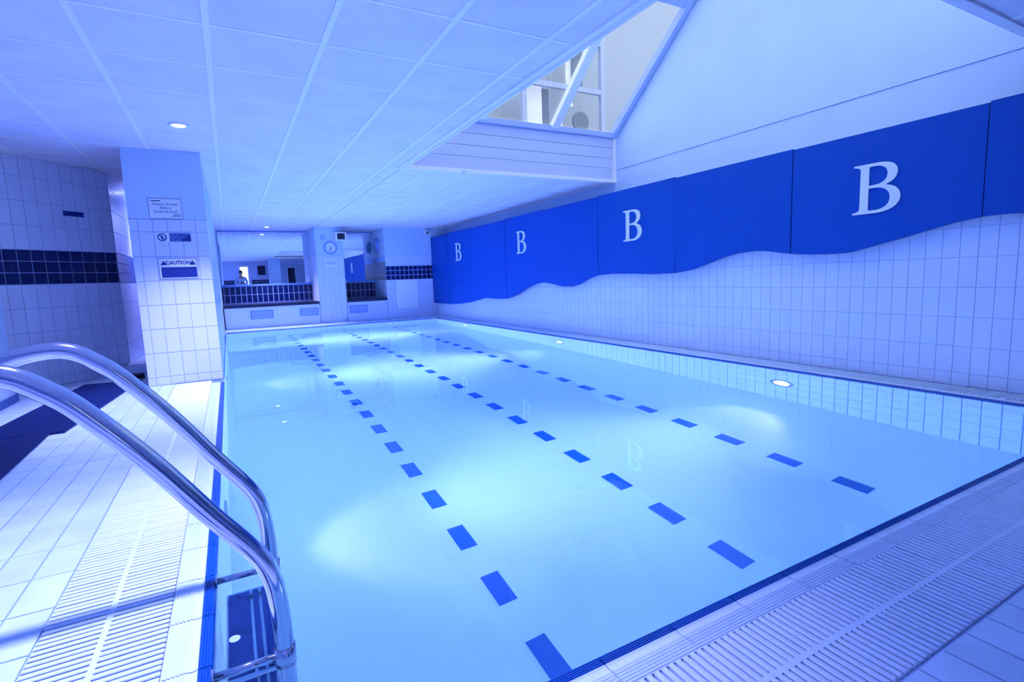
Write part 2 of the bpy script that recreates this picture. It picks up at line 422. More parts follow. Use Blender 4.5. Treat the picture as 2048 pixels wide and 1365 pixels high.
grating('drain_grating', 'white slotted drain grating across the near end of the pool', (-0.25, 0.895, 0.001), X_, -Y_, 5.3, 0.318)
grating('drain_grating', 'narrow slotted drain grating under the wall with blue wave panels', (PX1+0.092, 0.92, 0.001), Y_, X_, 12.4, 0.27, limit=140, seam=False)
grating('drain_grating', 'slotted drain grating at the far end below the mirrors', (-0.13, PY1+0.092, 0.001), X_, Y_, 4.9, 0.32, limit=0)
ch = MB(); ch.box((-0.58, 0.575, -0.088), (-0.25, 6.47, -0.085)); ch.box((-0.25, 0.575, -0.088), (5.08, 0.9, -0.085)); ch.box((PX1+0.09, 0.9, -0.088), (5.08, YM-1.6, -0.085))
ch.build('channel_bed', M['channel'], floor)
# water
mb = MB(); mb.add([(PX0-0.001, PY0-0.001, WATER), (PX1+0.001, PY0-0.001, WATER), (PX1+0.001, PY1+0.001, WATER), (PX0-0.001, PY1+0.001, WATER)], [(0,1,2,3)])
water = mb.build('pool_water', M['water']); tag(water, 'clear still turquoise water filling the pool', 'water', 'stuff')

# underwater lamps
def uw_lamp(x, y, side, label):
    sx = -1 if side == 'R' else 1
    e_ = empty('underwater_lamp', (x, y, -0.60), label, 'lamp', group='underwater pool lamps', rz=math.pi/2 if side == 'N' else 0.0)
    MB().ring((0,0,0), (sx,0,0), 0.085, 0.125, 0.012).build('bezel', M['steel'], e_, True)
    MB().cyl((sx*0.001,0,0), (sx,0,0), 0.087, 0.004, 28).build('lens', M['under_glow'], e_)
    ld = bpy.data.lights.new('underwater_beam', 'SPOT'); ld.energy = POOL_W*(0.22 if side == 'N' else 0.66 if y < 5 else 1.35 if y < 9 else 1.9); ld.color = POOL_COL; ld.spot_size = math.radians(86); ld.spot_blend = 1.0; ld.shadow_soft_size = 0.08
    lo = bpy.data.objects.new('underwater_beam', ld); link(lo, e_); lo.location = (sx*0.10, 0, 0)
    d = Vector((sx*1.0, 0, 0.16)); lo.rotation_euler = d.to_track_quat('-Z', 'Y').to_euler()
    if side == 'N': return
    lb = bpy.data.lights.new('floor_beam', 'SPOT'); lb.energy = 13.0; lb.color = (1.0, 0.80, 0.9); lb.spot_size = math.radians(66); lb.spot_blend = 0.6; lb.shadow_soft_size = 0.05
    l2 = bpy.data.objects.new('floor_beam', lb); link(l2, e_); l2.location = (sx*0.10, 0, 0)
    d2 = Vector((sx*1.0, -0.12, -0.62)); l2.rotation_euler = d2.to_track_quat('-Z', 'Y').to_euler()
for i, yy in enumerate((3.17, 7.1, 11.0)):
    uw_lamp(PX1, yy, 'R', ['glowing underwater lamp nearest the camera below the blue wave panels', 'middle glowing underwater lamp below the blue wave panels', 'farthest glowing underwater lamp below the blue wave panels'][i])
    uw_lamp(PX0, yy+(0.1 if i else 0), 'L', ['underwater lamp in the pool wall beside the ladder', 'underwater lamp in the pool wall beside the tiled pillar', 'underwater lamp in the pool wall past the tiled pillar'][i])

uw_lamp(1.1, PY0, 'N', 'added unseen fill lamp in the near end wall on the ladder side')  # extra lamp added out of view to brighten the pool
uw_lamp(3.5, PY0, 'N', 'added unseen fill lamp in the near end wall on the wave panel side')  # second added unseen lamp, more fill for the water

# ------------------------------------------------------------------ ceiling
cl = MB(); zc = CEIL+0.012
cl.box((-3.2, YB-0.2, zc), (OX0-0.01, YM+0.2, zc+0.25)); cl.box((OX0-0.01, YB-0.2, zc), (WU+0.2, OY0-0.01, zc+0.25)); cl.box((OX0-0.01, OY1+0.01, zc), (WU+0.2, YM+0.2, zc+0.25))
ceiling = cl.build('ceiling', M['plaster']); tag(ceiling, 'white suspended grid ceiling with square mineral tiles over the pool', 'ceiling', 'structure')
gx = [-2.98+0.6*k for k in range(15)]; gy = [3.38-0.6*k for k in range(11, 0, -1)] + [3.38+0.6*k for k in range(20)]
rects = []
DL = [(-0.25, 5.46), (0.94, 13.98), (-0.25, 1.95), (-0.25, -1.56), (-0.98, 9.4)]
for (u, v, w, h) in grid(-3.0, WU, YB, YM, 0.6, 0.6, 0.02, 3.38):
    for (a0, a1, b0, b1) in ((u, min(u+w, OX0), v, v+h), (max(u, OX0), u+w, v, min(v+h, OY0)), (max(u, OX0), u+w, max(v, OY1), v+h)):
        if a1-a0 > 0.02 and b1-b0 > 0.02: rects.append((a0, b0, a1-a0, b1-b0))
# normal must point down: use U = x, V = -y
tiles(ceiling, (0,0,zc), X_, -Y_, [(u, -v-h, w, h) for u, v, w, h in rects], M['ceiling'], gap=0.012, th=0.010, name='ceiling_tile', limit=280, minw=6)
def bar(name, a, b, m, parent): return MB().box(a, b).build(name, m, parent)
for k in range(-5, 10):
    x = 0.02+0.6*k
    segs = [(YB, YM)] if x < OX0 else [(YB, OY0), (OY1, YM)]
    for (a, b) in segs: bar('main_runner', (x-0.017, a, CEIL-0.004), (x+0.017, b, CEIL+0.006), M['runner'], ceiling)
for k in range(-11, 20):
    y = 3.38+0.6*k
    x1 = OX0 if OY0 < y < OY1 else WU
    bar('cross_runner', (-3.0, y-0.011, CEIL-0.001), (x1, y+0.011, CEIL+0.006), M['runner'], ceiling)
# trim round the skylight opening
bar('opening_trim', (OX0-0.055, OY0-0.05, CEIL-0.014), (OX0, OY1+0.04, CEIL+0.04), M['runner'], ceiling)
bar('opening_trim', (OX0-0.012, OY0-0.02, CEIL-0.030), (OX0+0.012, OY1+0.02, CEIL+0.04), M['runner'], ceiling)
bar('opening_trim', (OX0, OY1-0.03, CEIL-0.014), (WU, OY1+0.04, CEIL+0.03), M['runner'], ceiling)
bar('opening_trim', (OX0, OY0-0.06, CEIL-0.014), (WU, OY0, CEIL+0.03), M['runner'], ceiling)

def downlight(x, y, label, power=1.0, cone=92):
    d = empty('downlight', (x, y, CEIL), label, 'lamp', group='recessed ceiling downlights')
    MB().ring((0,0,0), (0,0,-1), 0.052, 0.080, 0.010).build('trim_ring', M['white'], d, True)
    MB().cyl((0,0,-0.001), (0,0,-1), 0.054, 0.004, 24).build('lens', M['glow'], d)
    ld = bpy.data.lights.new('downlight_beam', 'SPOT'); ld.energy = DOWNLIGHT_W*power; ld.color = LAMP_COL; ld.spot_size = math.radians(cone); ld.spot_blend = 0.75; ld.shadow_soft_size = 0.06
    lo = bpy.data.objects.new('downlight_beam', ld); link(lo, d); lo.location = (0, 0, -0.03)
for (x, y), lb in zip(DL, ['lit round ceiling downlight in front of the tiled pillar', 'small lit ceiling downlight just in front of the far mirrors', 'round ceiling downlight over the pool ladder', 'round ceiling downlight behind the camera', 'ceiling downlight in the passage behind the tiled pillar']):
    downlight(x, y, lb, 0.4 if 'passage' in lb else 1.0)

# ------------------------------------------------------------------ skylight
SZ = 3.12; SL = 0.82; RY = 4.0; RZ = SZ + SL*(OY1-RY)
sk = empty('skylight', (OX0, OY1, CEIL), 'glazed pitched skylight with pale frames over a boarded well', 'skylight')
so = sk.location
def sbox(n, a, b, m, bev=0): return MB().box(Vector(a)-so, Vector(b)-so, bev).build(n, m, sk)
zb = [CEIL-0.01, CEIL+0.20, CEIL+0.345, CEIL+0.50, CEIL+0.64]
for k in range(4): sbox('well_board', (OX0, OY1, zb[k]+0.003), (WU-0.03, OY1+0.03+0.004*(k % 2), zb[k+1]-0.003), M['boards'])
for k in range(4): sbox('well_board', (OX0-0.03, OY0, zb[k]+0.003), (OX0, OY1, zb[k+1]-0.003), M['boards'])
for k in range(4): sbox('well_board', (OX0, OY0-0.03, zb[k]+0.003), (WU-0.03, OY0, zb[k+1]-0.003), M['boards'])
sbox('well_backing', (OX0-0.1, OY1+0.035, CEIL+0.02), (WU+0.02, OY1+0.12, SZ-0.06), M['boards'])
sbox('well_backing', (OX0-0.1, OY0-0.12, CEIL+0.02), (WU+0.02, OY0-0.035, SZ-0.06), M['boards'])
sbox('corner_post', (WU-0.055, OY1-0.035, CEIL-0.012), (WU, OY1+0.02, SZ-0.07), M['runner'])
sbox('sill_frame', (OX0-0.05, OY1-0.06, SZ-0.075), (WU, OY1+0.10, SZ), M['frame'], 0.006)
sbox('sill_frame', (OX0-0.05, OY0-0.10, SZ-0.075), (WU, OY0+0.06, SZ), M['frame'], 0.006)
def slope_bar(name, x0, x1, side, depth=0.07, s0=0.0, s1=1.0, m='frame', lift=0.0):
    ys = OY1 if side > 0 else OY0
    d = Vector((0, RY-ys, RZ-SZ)); n = Vector((0, -d.z, d.y)).normalized()
    if n.z < 0: n = -n
    a = Vector((0, ys, SZ)) + d*s0 + n*lift; b = Vector((0, ys, SZ)) + d*s1 + n*lift
    vs = []
    for p in (a, b):
        for x, k in ((x0, -depth), (x1, -depth), (x1, 0.01), (x0, 0.01)): vs.append(Vector((x, p.y, p.z)) + n*k - so)
    return MB().add(vs, [(0,1,2,3),(7,6,5,4),(0,4,5,1),(1,5,6,2),(2,6,7,3),(3,7,4,0)]).build(name, M[m], sk)
for side in (1, -1):
    slope_bar('rafter', WU-0.11, WU-0.03, side, 0.09); slope_bar('rafter', WU-0.03, WU, side, 0.05, m='panel' if False else 'frame')
    slope_bar('rafter', 4.24, 4.36, side, 0.07, m='runner'); slope_bar('rafter', 3.10, 3.20, side, 0.07, m='runner'); slope_bar('rafter', OX0-0.02, OX0+0.06, side, 0.09)
    for x0, x1 in ((OX0+0.06, 3.10), (3.20, 4.24), (4.36, WU-0.11)):
        slope_bar('purlin', x0, x1, side, 0.05, 0.575, 0.605)
        slope_bar('glass_pane', x0-0.01, x1+0.01, side, 0.0, 0.01, 0.58, 'pane', -0.005)
        slope_bar('glass_pane', x0-0.01, x1+0.01, side, 0.0, 0.60, 0.99, 'pane', -0.005)
sbox('ridge', (OX0-0.05, RY-0.06, RZ-0.10), (WU, RY+0.06, RZ+0.02), M['frame'])
MB().prism([(OY0-0.1, CEIL+0.25), (OY1+0.1, CEIL+0.25), (OY1+0.1, SZ), (RY, RZ), (OY0-0.1, SZ)], -so, Y_, Z_, X_, OX0-0.1, OX0-0.031).build('gable', M['boards'], sk)
tag(empty('ceiling_sensor', (2.84, 6.44, CEIL-0.02), 'small round sensor under the skylight well edge', 'sensor'), None)
sen = bpy.data.objects['ceiling_sensor']
MB().ring((0,0,0.006), (0,-1,0), 0.012, 0.024, 0.02, 20).build('ring_body', M['white'], sen, True); MB().cyl((0,0,0.006), (0,-1,0), 0.012, 0.012, 16).build('lens', M['frame'], sen)

# ------------------------------------------------------------------ outside, seen through the skylight
nb = empty('neighbouring_building', (7.5, 11.0, 2.7), 'pale building with framed windows seen through the skylight glass', 'building')
no = nb.location
def nbox(n, a, b, m, bev=0): return MB().box(Vector(a)-no, Vector(b)-no, bev).build(n, M[m], nb)
nbox('wall', (3.0, 12.2, 2.7), (16.0, 12.5, 13.0), 'ext_wall')
nbox('window_post', (8.76, 11.0, 2.7), (8.90, 11.12, 6.9), 'ext_frame', 0.01)
nbox('window_post', (6.44, 11.0, 2.7), (6.56, 11.12, 6.9), 'ext_frame', 0.01)
nbox('transom', (6.56, 11.0, 5.50), (8.76, 11.10, 5.63), 'ext_frame', 0.01)
nbox('transom', (6.56, 11.0, 6.66), (8.76, 11.10, 6.80), 'ext_frame', 0.01)
nbox('white_panel', (6.58, 11.3, 2.7), (7.16, 11.35, 5.62), 'ext_white', 0.005)
nbox('grey_panel', (7.16, 11.3, 2.7), (7.36, 11.36, 5.55), 'ext_grey', 0.005)
nbox('grey_panel', (8.10, 11.3, 5.66), (8.40, 11.36, 6.66), 'ext_grey', 0.005)
nbox('white_panel', (7.95, 11.38, 5.75), (8.2, 11.42, 6.4), 'ext_white', 0.005)
MB().tube([Vector(p)-no for p in catmull([(7.58, 11.25, 2.7), (7.62, 11.25, 4.4), (7.70, 11.25, 5.0), (7.80, 11.25, 5.35), (7.92, 11.25, 5.40), (8.0, 11.25, 5.2)])], 0.055, 12).build('drainpipe', M['ext_white'], nb, True)
MB().cyl(Vector((8.26, 11.2, 4.86))-no, (0,1,0), 0.24, 0.06, 32).build('round_vent', M['ext_grey'], nb)
roof = MB().box((-3, 6.65, 2.67), (14, 16, 2.72)).build('roof_deck', M['ext_wall']); tag(roof, 'flat pale roof outside the skylight', 'roof', 'structure')

# ------------------------------------------------------------------ right wall with wave panels
wr = MB(); wr.box((WR+0.0045, YB, -0.09), (WU+0.3, YM+0.2, 2.12)); wr.box((WU, YB, 2.12), (WU+0.3, YM+0.2, 2.7)); wr.prism([(YB, 2.7), (OY1+0.12, 2.7), (OY1+0.12, 3.12), (4.0, 5.22), (YB, 5.22)], Vector((0,0,0)), Y_, Z_, X_, WU, WU+0.3)
wall_right = wr.build('wall_right', M['grout_pale']); tag(wall_right, 'long white tiled wall carrying the blue wave panels', 'wall', 'structure')
MB().box((WU-0.006, YB, 2.125), (WU, YM, 2.57)).build('wall_lining', M['plaster'], wall_right)
MB().prism([(YB, 2.576), (OY1+0.1, 2.576), (OY1+0.1, 3.10), (4.0, 5.18), (YB, 5.18)], Vector((0,0,0)), Y_, Z_, X_, WU-0.016, WU).build('wall_lining', M['plaster'], wall_right)
WAVE = [(14.10,-0.633),(13.32,-0.643),(12.59,-0.643),(11.92,-0.618),(11.31,-0.565),(10.88,-0.508),(10.475,-0.449),(10.1,-0.452),(9.745,-0.457),(9.475,-0.446),(9.19,-0.4),(8.88,-0.317),(8.58,-0.219),(8.3,-0.15),(8.0,-0.12),(7.786,-0.139),(7.55,-0.175),(7.35,-0.196),(7.1,-0.196),(6.89,-0.157),(6.69,-0.083),(6.436,-0.025),(6.087,-0.01),(5.61,-0.02),(5.24,-0.034),(4.85,-0.028),(4.564,0.007),(4.34,0.07),(4.13,0.13),(3.94,0.167),(3.75,0.181),(3.576,0.173),(3.41,0.145),(3.25,0.121),(3.05,0.107),(2.877,0.103),(2.747,0.107),(2.616,0.135),(2.474,0.171),(2.34,0.2),(2.17,0.244),(2.01,0.285),(1.9,0.306),(1.79,0.321),(1.69,0.326),(1.56,0.32),(1.3,0.30),(1.0,0.24),(0.6,0.16),(0.2,0.14),(-0.4,0.2)][::-1]
def wave(y):
    for (a, za), (b, zb_) in zip(WAVE, WAVE[1:]):
        if a <= y <= b: return 1.0 + za + (zb_-za)*(y-a)/(b-a)
    return 1.0 + WAVE[0][1] if y < WAVE[0][0] else 1.0 + WAVE[-1][1]
zrow = [-0.0, 0.105, 0.32, 0.555, 0.789, 1.025, 1.257, 1.49]
tiles(wall_right, (WR+0.0045, YP, 0), -Y_, Z_, [r_ for r_ in rows(0, YP-YB, 0.1160, YP-1.601, zrow) if r_[1] < max(wave(YP-r_[0]), wave(YP-r_[0]-r_[2]))+0.02],
      M['tile'], gap=0.0032, th=0.0045, limit=300, minw=6, hidden=lambda u, v, w, h: v+0.03 > wave(YP-u))
XP = 5.0
seams = [-0.40, 0.25, 1.795, 3.305, 4.85, 6.41, 7.97, 9.43, 11.09, 12.62, 13.78]
labs = ['blue panel behind the camera end of the wave wall', 'cropped blue wave panel at the picture edge past the big letter B', 'large blue wave panel with the biggest white letter B', 'plain blue wave panel between the two largest letters B', 'blue wave panel with the second largest letter B', 'plain blue wave panel beyond the second largest letter B', 'blue wave panel with the second smallest letter B', 'narrow plain blue wave panel before the smallest letter B', 'blue wave panel with the smallest letter B', 'last plain blue wave panel next to the far pillar']
def letter_B(parent, loc, h, w):
    def bez(p0, p1, p2, p3, n=10): return [tuple((1-t)**3*a + 3*(1-t)**2*t*b + 3*(1-t)*t*t*c + t**3*d for a, b, c, d in zip(p0, p1, p2, p3)) for t in [i/n for i in range(n)]]
    outer = [(0, 0), (0.42, 0)] + bez((0.42, 0), (0.72, 0), (0.92, 0.10), (0.92, 0.285)) + bez((0.92, 0.285), (0.92, 0.43), (0.80, 0.52), (0.62, 0.545)) + bez((0.62, 0.545), (0.76, 0.58), (0.85, 0.66), (0.85, 0.775)) + bez((0.85, 0.775), (0.85, 0.93), (0.70, 1.0), (0.46, 1.0)) + [(0.46, 1.0), (0, 1.0), (0, 0.965)] + bez((0, 0.965), (0.09, 0.955), (0.14, 0.94), (0.14, 0.87)) + [(0.14, 0.87), (0.14, 0.13)] + bez((0.14, 0.13), (0.14, 0.06), (0.09, 0.045), (0, 0.035)) + [(0, 0.035)]
    up = [(0.31, 0.935)] + bez((0.40, 0.94), (0.56, 0.945), (0.665, 0.88), (0.665, 0.755)) + bez((0.665, 0.755), (0.665, 0.63), (0.56, 0.565), (0.40, 0.565)) + [(0.31, 0.56)]
    lo = [(0.31, 0.505)] + bez((0.40, 0.51), (0.60, 0.51), (0.725, 0.43), (0.725, 0.28)) + bez((0.725, 0.28), (0.725, 0.13), (0.60, 0.06), (0.44, 0.06)) + [(0.34, 0.06), (0.31, 0.08)]
    cu = bpy.data.curves.new('letter', 'CURVE'); cu.dimensions = '2D'; cu.fill_mode = 'BOTH'; cu.extrude = 0.004
    for poly in (outer, up, lo):
        pts = []
        for p in poly:
            if not pts or math.dist(p, pts[-1]) > 1e-4: pts.append(p)
        s_ = cu.splines.new('POLY'); s_.points.add(len(pts)-1); s_.use_cyclic_u = True
        for i, (a, b) in enumerate(pts): s_.points[i].co = (a*w, b*h, 0, 1)
    cu.materials.append(M['letter'])
    ob = bpy.data.objects.new('letter', cu); link(ob, parent)
    mm = Matrix((-Y_, Z_, -X_)).transposed().to_4x4(); mm.translation = Vector(loc); to_mesh(ob, parent, mm)
for i in range(len(seams)-1):
    if i == 0: continue
    y0, y1 = seams[i]+0.004, seams[i+1]-0.004; n = max(6, int((y1-y0)/0.06))
    top = 2.146 + (0.012 if i % 2 == 0 else 0.0) - (0.02 if i == 2 else 0)
    poly = [(y0, top)] + [(y0+(y1-y0)*k/n, wave(y0+(y1-y0)*k/n)) for k in range(n+1)] + [(y1, top)]
    pe = empty('wave_panel', (XP, (y0+y1)/2, 1.5), labs[i], 'panel', group='blue wave panels on the wall')
    xo = 0.004 if i % 2 else 0.0
    po = pe.location
    MB().prism(poly, -po, Y_, Z_, X_, XP-xo, XP+0.028-xo).build('board', M['panel'], pe)
    for yy in (y0+0.15, y1-0.15):
        MB().box(Vector((XP+0.028-xo, yy-0.03, wave(yy)+0.15))-po, Vector((WR-0.013, yy+0.03, 2.09))-po).build('batten', M['plaster'], pe)
    if i in (2, 4, 6, 8):
        cyy = {2: 2.72, 4: 5.82, 6: 8.95, 8: 12.06}[i]
        letter_B(pe, Vector((XP-0.006-xo, cyy, 1.437))-po, 0.425, 0.41)

# ------------------------------------------------------------------ left walls and pillar
ROWZ = [0.0, 0.088, 0.338, 0.588, 0.838, 1.088, 1.337, 1.586, 1.712]
bl = MB(); BX0, BX1, BY0, BY1 = -0.82, -0.139, 6.47, 10.1; q8 = 0.007
bl.box((BX0+q8, BY0+q8, -0.02), (BX1-q8, BY1, CEIL+0.02))
pil = bl.build('pillar', M['grout']); tag(pil, 'wide white tiled pillar with warning signs beside the pool', 'pillar', 'structure')
MB().box((BX0, BY0, 1.716), (BX1, BY1, CEIL+0.015)).build('plaster_top', M['plaster'], pil)
tiles(pil, (0, BY0+q8, 0), X_, Z_, rows(BX0, BX1, 0.125, -0.372, ROWZ), M['tile'], gap=0.005)
tiles(pil, (BX1-q8, 0, 0), Y_, Z_, rows(BY0, BY1, 0.125, BY0, ROWZ), M['tile'], gap=0.005, limit=0)
tiles(pil, (BX0+q8, BY1, 0), -Y_, Z_, rows(0, BY1-BY0, 0.125, 0, ROWZ), M['tile'], gap=0.005, limit=0)
MB().box((BX1+0.001, BY0+0.001, CEIL-0.16), (BX1+0.006, BY0+0.03, CEIL)).build('corner_bead', M['runner'], pil)

CX, CYY = -1.15, 7.85; AU = Vector((-0.7071, -0.7071, 0)); AL = 2.6
AN = Z_.cross(AU)   # direction check below
an = Vector((0.7071, -0.7071, 0))
ZA = [0.0, 0.10, 0.345, 0.597, 0.848, 1.100]; ZB = [1.100, 1.221, 1.341, 1.460]; ZC = [1.460, 1.71, 1.96, 2.21, CEIL]
P0 = Vector((CX, CYY, 0))
ws0 = MB(); wa = MB(); wa.prism([(-0.0, -0.02), (AL, -0.02), (AL, CEIL+0.02), (0.0, CEIL+0.02)], P0, AU, Z_, an, -0.25, -0.007)
wall_angled = wa.build('wall_left_angled', M['grout']); tag(wall_angled, 'angled white tiled wall with a navy tile band at the far side of the deck', 'wall', 'structure')
OA = P0 - an*0.007
# U must give normal an: use U = -AU from far-left end
OL = OA + AU*AL
fu = lambda L: [(AL-u-w, v, w, h) for u, v, w, h in L]
uo = 0.008
tiles(wall_angled, OL, -AU, Z_, fu(rows(0, AL, 0.126, uo, ZA)), M['tile'], gap=0.005, limit=90)
tiles(wall_angled, OL, -AU, Z_, fu(rows(0, AL, 0.126, uo, ZB)), M['navy'], gap=0.008, name='navy_tile', limit=60, rest='small_navy_tiles')
tiles(wall_angled, OL, -AU, Z_, fu(rows(0, AL, 0.126, uo, ZC)), M['tile'], gap=0.004, limit=90)
ws = MB().box((CX-0.3, CYY+0.30, -0.02), (CX-0.007, YM, CEIL+0.02)); wall_side = ws.build('wall_left_passage', M['grout'])
tag(wall_side, 'white tiled passage wall glimpsed behind the pillar', 'wall', 'structure')
OS = (CX-0.007, CYY, 0)
tiles(wall_side, OS, Y_, Z_, rows(0, 5.0, 0.126, 0, ZA), M['tile'], gap=0.005, limit=40)
tiles(wall_side, OS, Y_, Z_, rows(0, 5.0, 0.126, 0, ZB), M['mid_blue'], gap=0.008, name='blue_tile', limit=30, rest='small_blue_tiles')
tiles(wall_side, OS, Y_, Z_, rows(0, 5.0, 0.126, 0, ZC), M['tile'], gap=0.005, limit=40)
wl = MB().box((-2.2, YB, -0.02), (-1.85, 6.47, CEIL+0.02)); wall_left = wl.build('wall_left', M['plaster'])
tag(wall_left, 'plain pale wall end at the left edge of the deck', 'wall', 'structure')
MB().box((-1.855, YB, 0.0), (-1.835, 6.475, 0.07)).build('skirting', M['mid_blue'], wall_left)
MB().box((-3.2, 5.6, -0.02), (-2.95, 9.0, CEIL+0.02)).build('wall_left_return', M['plaster'])
tag(bpy.data.objects['wall_left_return'], 'plain return wall hidden behind the left wall end', 'wall', 'structure')
# low kerb behind the pillar
kb = MB().box((CX+0.002, 7.55, 0.001), (-0.823, 7.95, 0.12), 0.006).build('shower_kerb', M['tile']); tag(kb, 'low pale tiled kerb between the passage wall and the pillar', 'kerb')
bin_ = MB(); bin_.cyl((0,0,0), (0,0,1), 0.085, 0.05, 28, 0.075); dr = bin_.build('floor_stopper', M['black'], None, True, loc=(-1.02, 7.22, 0.001)); tag(dr, 'dark round rubber door stop on the deck beside the pillar', 'door stop')
# notices on the pillar
def text(parent, s, loc, size, m, U=X_, V=Z_, align='CENTER', name='lettering', sx=1.0, bold=0.0):
    cu = bpy.data.curves.new(name, 'FONT'); cu.body = s; cu.size = size; cu.align_x = align; cu.align_y = 'CENTER'; cu.extrude = 0.0006; cu.resolution_u = 2; cu.offset = bold
    cu.materials.append(M[m]); ob = bpy.data.objects.new(name, cu); link(ob, parent)
    R = Matrix((U*sx, V, U.cross(V))).transposed().to_4x4(); R.translation = Vector(loc); return to_mesh(ob, parent, R)
def board(parent, x0, x1, z0, z1, t0, t1, m, name='board'):
    return MB().box((x0, -t1, z0), (x1, -t0, z1), 0.0012).build(name, M[m], parent)
yb = BY0 - 0.0015
s1 = empty('shower_sign', (-0.493, yb+0.001, 1.715), 'white notice on plaster about showering before entering the pool', 'sign')
board(s1, -0.145, 0.143, 0.003, 0.207, 0.0, 0.006, 'sign_white')
board(s1, -0.145, 0.143, 0.003, 0.006, 0.006, 0.0072, 'sign_text', 'border'); board(s1, -0.145, 0.143, 0.204, 0.207, 0.006, 0.0072, 'sign_text', 'border')
board(s1, -0.145, -0.142, 0.003, 0.207, 0.006, 0.0072, 'sign_text', 'border'); board(s1, 0.140, 0.143, 0.003, 0.207, 0.006, 0.0072, 'sign_text', 'border')
board(s1, -0.122, -0.040, 0.178, 0.187, 0.006, 0.0068, 'sign_text', 'fine_print'); text(s1, 'Always Shower', (0.0, -0.0066, 0.150), 0.036, 'sign_text')
text(s1, 'Before', (0.0, -0.0066, 0.112), 0.036, 'sign_text'); text(s1, 'Entering Pool', (0.0, -0.0066, 0.075), 0.036, 'sign_text')
board(s1, 0.064, 0.128, 0.043, 0.049, 0.006, 0.0068, 'sign_text', 'fine_print'); board(s1, 0.054, 0.128, 0.028, 0.034, 0.006, 0.0068, 'sign_text', 'fine_print')
s2 = empty('phone_sign', (-0.443, yb+0.001, 1.486), 'navy notice with a round prohibition symbol about mobile phones', 'sign')
board(s2, -0.148, 0.146, 0.0, 0.090, 0.0, 0.004, 'sign_white'); board(s2, -0.042, 0.144, 0.003, 0.088, 0.004, 0.006, 'sign_navy', 'text_panel')
MB().ring((-0.108, -0.004, 0.045), (0,-1,0), 0.030, 0.040, 0.003, 32).build('symbol_ring', M['sign_navy'], s2)
MB().prism([(-0.028, 0.022), (-0.022, 0.028), (0.028, -0.022), (0.022, -0.028)], Vector((-0.108, -0.004, 0.045)), X_, Z_, -Y_, 0, 0.0025).build('symbol_bar', M['sign_navy'], s2)
MB().prism([(-0.010, -0.022), (0.010, -0.022), (0.006, 0.020), (-0.006, 0.020)], Vector((-0.108, -0.004, 0.045)), X_, Z_, -Y_, 0, 0.002).build('symbol_phone', M['sign_navy'], s2)
for k, s_ in enumerate(('THE USE OF MOBILE', 'PHONES IS NOT', 'PERMITTED IN', 'THIS AREA')): text(s2, s_, (-0.036, -0.0062, 0.076-k*0.020), 0.0195, 'sign_pale', align='LEFT')
s3 = empty('caution_sign', (-0.440, yb+0.001, 1.104), 'white caution sign with two warning triangles and a navy slippery floor panel', 'sign')
board(s3, -0.170, 0.174, 0.0, 0.215, 0.0, 0.006, 'sign_white'); 
for a in ((-0.170, 0.174, 0.0, 0.004), (-0.170, 0.174, 0.211, 0.215), (-0.170, -0.166, 0, 0.215), (0.170, 0.174, 0, 0.215)): board(s3, *a, 0.006, 0.007, 'sign_navy', 'border')
MB().box((-0.150, -0.008, 0.014), (0.164, -0.005, 0.122), 0.0014).build('text_panel', M['sign_navy'], s3)
text(s3, 'CAUTION', (0.004, -0.0066, 0.165), 0.050, 'sign_navy', bold=0.0016); text(s3, 'Floor slippery', (0.005, -0.0086, 0.085), 0.042, 'sign_text'); text(s3, 'when wet', (0.005, -0.0086, 0.042), 0.042, 'sign_text')
for cx_ in (-0.124, 0.132): MB().prism([(-0.030, -0.022), (0.030, -0.022), (0.0, 0.024)], Vector((cx_, -0.006, 0.165)), X_, Z_, -Y_, 0, 0.0015).build('warning_triangle', M['sign_navy'], s3)
# small dark plate on angled wall
pl_o = P0 + AU*0.425 + an*0.0015 + Z_*1.873
plate = empty('wall_plate', pl_o, 'small dark narrow plate on the angled tiled wall', 'sign')
MB().prism([(-0.105, -0.026), (0.105, -0.026), (0.105, 0.026), (-0.105, 0.026)], Vector((0,0,0)), -AU, Z_, an, 0, 0.008).build('plate_board', M['sign_navy'], plate)
for k in (-1, 1): MB().cyl(-AU*(k*0.095) + an*0.008, an, 0.005, 0.002, 10).build('screw', M['vent'], plate)

# ------------------------------------------------------------------ rubber mats
def rubber_mat(loc, rz, w, L, label):
    mb = MB(); n = int(L/0.028)
    mb.box((-w/2, -L/2, 0), (w/2, L/2, 0.005))
    base = empty('rubber_mat', (loc[0], loc[1], 0.0015), label, 'mat', group='ribbed rubber mats on the deck', rz=rz)
    mb.build('mat_base', M['mat_rubber'], base)
    rb = MB()
    for k in range(n):
        y = -L/2 + (k+0.5)*L/n
        rb.add([(-w/2, y-0.007, 0.005), (w/2, y-0.007, 0.005), (w/2, y-0.005, 0.016), (-w/2, y-0.005, 0.016), (-w/2, y+0.005, 0.016), (w/2, y+0.005, 0.016), (w/2, y+0.007, 0.005), (-w/2, y+0.007, 0.005)],
               [(0,1,2,3), (3,2,5,4), (4,5,6,7), (0,3,4,7), (1,6,5,2)])
    rb.build('ribs', M['mat_rubber'], base)['kind'] = 'stuff'
rubber_mat((-1.29, 5.87), -0.085, 0.52, 2.25, 'navy ribbed rubber mat lying nearer the pillar')
rubber_mat((-1.45, 3.50), 0.03, 0.55, 2.46, 'navy ribbed rubber mat lying nearer the ladder')

